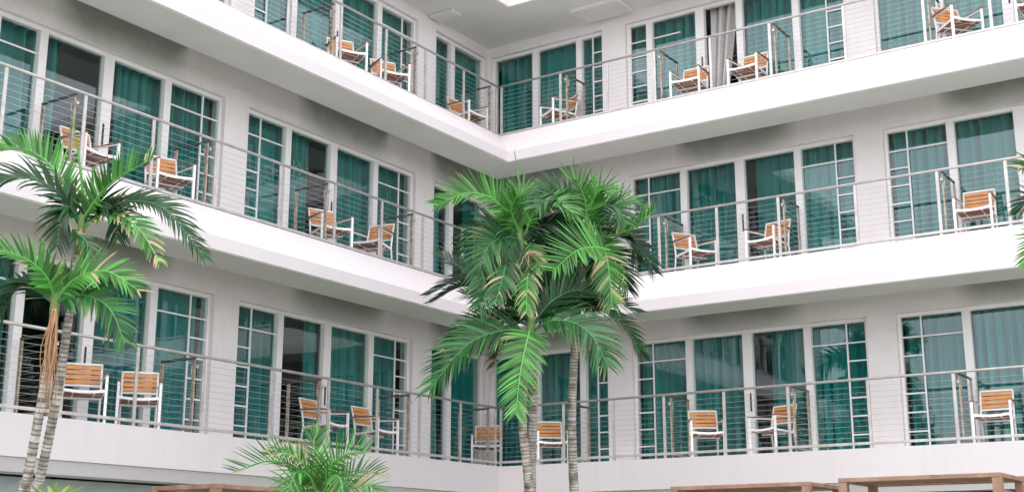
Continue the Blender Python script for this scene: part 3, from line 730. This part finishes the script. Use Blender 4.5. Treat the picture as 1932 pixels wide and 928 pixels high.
F1 = palm('palm_tree', 'taller leaning palm at the left whose crown rises past the middle balcony', [(62, 960), (75, 905), (105, 760), (130, 600), (150, 455)], 12.7, [
 ([(152, 420), (185, 372), (225, 335), (288, 300)], D(leaf=.28, face=.55, tone=2, dz=-.3, lift=.35, droop=.0, ang=70)),
 ([(152, 425), (105, 360), (45, 335), (-15, 345)], D(leaf=.38, face=.45, tone=0, dz=-.4, droop=.6)),
 ([(152, 420), (110, 330), (55, 285), (-20, 285)], D(leaf=.32, face=.6, tone=2, dz=.4, lift=.25, droop=.1)),
 ([(155, 425), (230, 383), (310, 395), (385, 485)], D(leaf=.32, face=.45, tone=0, dz=-.4, droop=.5)),
 ([(155, 430), (205, 402), (260, 430), (302, 495)], D(leaf=.28, face=.5, tone=2, dz=-.6, dry=.4, droop=.5, skip=.2)),
 ([(150, 425), (130, 390), (115, 410), (108, 465)], D(leaf=.34, face=.6, tone=0, dz=-.3, droop=.6)),
 ([(155, 425), (180, 385), (215, 395), (222, 450)], D(leaf=.34, face=.6, tone=0, dz=-.2, droop=.5)),
 ([(150, 425), (145, 440), (165, 460), (160, 500)], D(leaf=.22, face=.5, tone=1, dz=-.3, dry=.6, droop=.6)),
 ([(158, 420), (155, 350), (146, 280), (136, 218)], D(leaf=.03, face=.5, tone=2, dz=-.1, wid=.012)),
], r0=.056, r1=.037, group=grpL, seed=13)
# --- small palm at the bottom
palm('palm_tree', 'short bushy palm at the bottom edge below the shaded chairs, some fronds browned', [(604, 1180), (604, 1060), (604, 985)], 13.2, [
 ([(604, 950), (570, 890), (515, 868), (442, 888)], D(wid=.028, leaf=.34, face=.55, tone=2, dz=-.2, lift=.3, droop=.0, dry=.2, skip=.15)),
 ([(604, 950), (580, 885), (545, 856), (502, 858)], D(wid=.028, leaf=.22, face=.55, tone=2, dz=-.5, dry=.6, lift=.2)),
 ([(604, 950), (600, 880), (592, 835), (600, 815)], D(wid=.028, leaf=.24, face=.5, tone=2, dz=.1, droop=.1)),
 ([(604, 950), (618, 888), (650, 858), (694, 850)], D(wid=.028, leaf=.34, face=.6, tone=2, dz=-.2, lift=.35, droop=.0, ang=66)),
 ([(604, 950), (640, 915), (680, 890), (722, 892)], D(wid=.028, leaf=.26, face=.5, tone=1, dz=.2, lift=.15, dry=.2)),
 ([(604, 950), (640, 930), (690, 915), (716, 935)], D(wid=.028, leaf=.28, face=.5, tone=2, dz=-.4, dry=.25)),
 ([(604, 950), (580, 930), (550, 920), (520, 945)], D(wid=.028, leaf=.34, face=.5, tone=2, dz=-.3)),
 ([(604, 950), (585, 900), (560, 890), (545, 925)], D(wid=.028, leaf=.34, face=.6, tone=2, dz=-.5)),
 ([(604, 950), (620, 905), (640, 900), (650, 945)], D(wid=.028, leaf=.34, face=.6, tone=2, dz=-.6)),
 ([(604, 950), (612, 890), (625, 870), (640, 880)], D(wid=.028, leaf=.28, face=.5, tone=2, dz=.5)),
], r0=.09, r1=.08, seed=21)
# --- palm beyond the right edge, fronds reaching in
palm('palm_tree', 'palm just outside the right edge, only its frond tips reaching into view', [(2066, 1300), (2056, 900), (2041, 640), (2031, 470)], 12.0, [
 ([(2031, 430), (2001, 350), (1961, 315), (1924, 318)], D(leaf=.26, face=.5, tone=1, dz=-.2, dry=.3)),
 ([(2031, 430), (1986, 380), (1951, 372), (1926, 398)], D(leaf=.28, face=.5, tone=3, dz=.2, dry=.2)),
 ([(2031, 440), (1996, 430), (1961, 450), (1938, 500)], D(leaf=.28, face=.6, tone=2, dz=-.4, dry=.3)),
 ([(2031, 440), (2006, 460), (1981, 490), (1961, 520)], D(leaf=.26, face=.6, tone=1, dz=-.2, dry=.5)),
 ([(2031, 430), (2066, 380), (2126, 370), (2176, 430)], D(leaf=.35, tone=1)),
 ([(2031, 430), (2046, 340), (2086, 310), (2136, 330)], D(leaf=.35, tone=1)),
], seed=31)
# --- leafy plant bottom left
mb = MB(); rr = random.Random(5); b0 = at(104, 962, 11.8)
for k in range(9):
    an = k * .7; l = .30 + .1 * rr.random(); vs = []; cs = []
    d = Vector((math.cos(an) * .6, math.sin(an) * .6, 1)).normalized(); q = b0.copy(); s = d.cross(Vector((0, 0, 1))).normalized()
    for j in range(8):
        u = j / 7; hw = .035 * math.sin(math.pi * min(1, .15 + u * .85)) ; vs += [q + s * hw, q - s * hw]; c = (.22, .33, .10); cs += [c, c]
        d = (d + Vector((0, 0, -1)) * .12).normalized(); q = q + d * l / 7
    mb.add(vs, [(2 * j, 2 * j + 1, 2 * j + 3, 2 * j + 2) for j in range(7)], cs)
pl = empty('leafy_plant', (b0.x, b0.y, GND)); tag(pl, 'pale yellow-green leafy plant tip beside the left palm trunks at the bottom edge', 'plant')
mb.build('leaves', 'leaf', pl, colors=True).location = -Vector((b0.x, b0.y, GND))
mb = MB(); mb.tube([(b0.x, b0.y, GND), (b0.x + .02, b0.y, (GND + b0.z) / 2), b0 + Vector((0, 0, .03))], [.03, .02, .012], 7); mb.build('stem', 'sheath', pl, smooth=True).location = -Vector((b0.x, b0.y, GND))

# ------------------------------------------------------------------ wooden cabanas
def cabana(p0, wx, dy, ztop, label, rz=0):
    r = empty('wooden_cabana', (p0[0], p0[1], GND + .05), rz); tag(r, label, 'cabana', 'wooden daybed cabanas by the pool')
    h = ztop - (GND + .05)
    for x in (.05, wx - .05):
        for y in (.05, dy - .05):
            mb = MB(); mb.box((x - .05, y - .05, 0), (x + .05, y + .05, h - .05)); mb.build('post', 'cabana', r, bevel=.005)
    mb = MB(); mb.box((0, -.004, h - .05), (wx, .10, h)); mb.box((0, dy - .10, h - .05), (wx, dy, h)); mb.box((0, .102, h - .05), (.1, dy - .102, h)); mb.box((wx - .1, .102, h - .05), (wx, dy - .102, h)); mb.build('top_frame', 'cabana', r, bevel=.005)
    mb = MB()
    k = 0; y = .11
    while y < dy - .18: mb.box((.101, y, h - .035), (wx - .101, y + .07, h - .012)); y += .085
    mb.build('roof_slats', 'cabana', r)
    mb = MB(); mb.box((wx - .08, .1, h - .26), (wx - .03, dy - .1, h - .18)); mb.box((.03, .1, h - .26), (.08, dy - .1, h - .18)); mb.build('side_rail', 'cabana', r, bevel=.004)
    mb = MB(); mb.box((.1, .1, .30), (wx - .1, dy - .1, .36)); mb.build('bed_base', 'cabana', r)
    mb = MB(); mb.box((.12, .12, .36), (wx - .12, dy - .12, .50)); mb.build('mattress', 'cushion', r, bevel=.03)
cabana((4.80, -3.42), 1.86, 1.15, -.72, 'low wooden slatted cabana at the bottom right, left of the corner one')
cabana((7.05, -3.50), 1.86, 1.15, -.70, 'wooden slatted cabana at the bottom right corner, nearest the right edge')
cabana((2.15, -8.75), 2.2, 1.0, -.86, 'wooden cabana top peeking in at the bottom left beside the small palm', R(90))

# ------------------------------------------------------------------ the garden side of the courtyard, opposite the balconies (mirrored in the glass)
def broad_tree(loc, h, label, seed, proto=None):
    root = empty('shade_tree', loc); tag(root, label, 'tree', 'shade trees on the garden side')
    rg = random.Random(seed)
    mb = MB(); mb.tube([(0, 0, 0), (.1, .05, h * .3), (.05, .15, h * .55)], [.26, .2, .1], 9)
    clumps = []
    for k in range(16):
        an = rg.random() * 6.28; r = rg.uniform(.5, 2.6); zz = h * rg.uniform(.38, .92); r *= 1.1 - abs(zz / h - .6)
        c = Vector((r * math.cos(an), r * math.sin(an), zz)); clumps.append(c)
        mb.tube([(.08, .1, h * .42), c * .5 + Vector((0, 0, h * .22)), c], [.08, .05, .02], 5)
    mb.build('trunk', 'trunk', root, colors=True)
    mb = MB()
    for c in clumps:
        rr_ = rg.uniform(.8, 1.4); tn = rg.uniform(.7, 1.3)
        for i in range(330):
            d = Vector((rg.gauss(0, 1), rg.gauss(0, 1), rg.gauss(0, .75))).normalized() * rr_ * rg.random() ** .4
            p = c + d; n = Vector((rg.gauss(0, 1), rg.gauss(0, 1), rg.gauss(0, 1) + .6)).normalized(); a = n.orthogonal().normalized(); b = n.cross(a)
            l = rg.uniform(.09, .17); q = tn * rg.uniform(.6, 1.4); cc = (.025 * q, .085 * q, .02 * q)
            mb.add([p - a * l, p + b * l * .4, p + a * l, p - b * l * .4], [(0, 1, 2, 3)], [cc] * 4)
    mb.build('crown', 'leaf', root, colors=True)
    return root
T0 = broad_tree((-12, -27, GND), 10.5, 'tall dark shade tree on the garden side facing the far left corner', 41)
T1 = broad_tree((-4.5, -28.5, GND), 9.5, 'tall dark shade tree behind the viewer, second along the garden side', 42)
for src, loc, rz, sc_, lab in ((T0, (-8.3, -30, GND), 1.7, .95, 'shade tree set back between the two tallest garden trees'), (T1, (1.2, -31, GND), 2.6, .78, 'lower shade tree at the middle of the garden side'),
        (T0, (20, -31, GND), 3.9, .8, 'broad shade tree at the far right of the garden side'), (T1, (-16, -30, GND), .6, 1.0, 'outermost shade tree beyond the left end of the garden')):
    c = copy_tree(src); c.location = loc; c.rotation_euler = (0, 0, rz); c.scale = (sc_,) * 3; tag(c, lab)
for src, loc, rz, sc_, lab in ((A[0], (2.4, -26.5, GND), .8, 1.85, 'garden palm left of the viewer, mirrored in the lower right windows'), (C[0], (5.2, -28, GND), 2.1, 1.35, 'garden palm with a high crown behind the viewer'),
        (A[0], (7.2, -27, GND), 3.4, 1.6, 'garden palm close behind the viewer, low crown'), (F1[0], (15.5, -27, GND), 1.2, 1.1, 'thin leaning garden palm right of the viewer')):
    c = copy_tree(src); c.location = loc; c.rotation_euler = (0, 0, rz); c.scale = (sc_,) * 3; tag(c, lab, group='garden palms opposite the balconies')
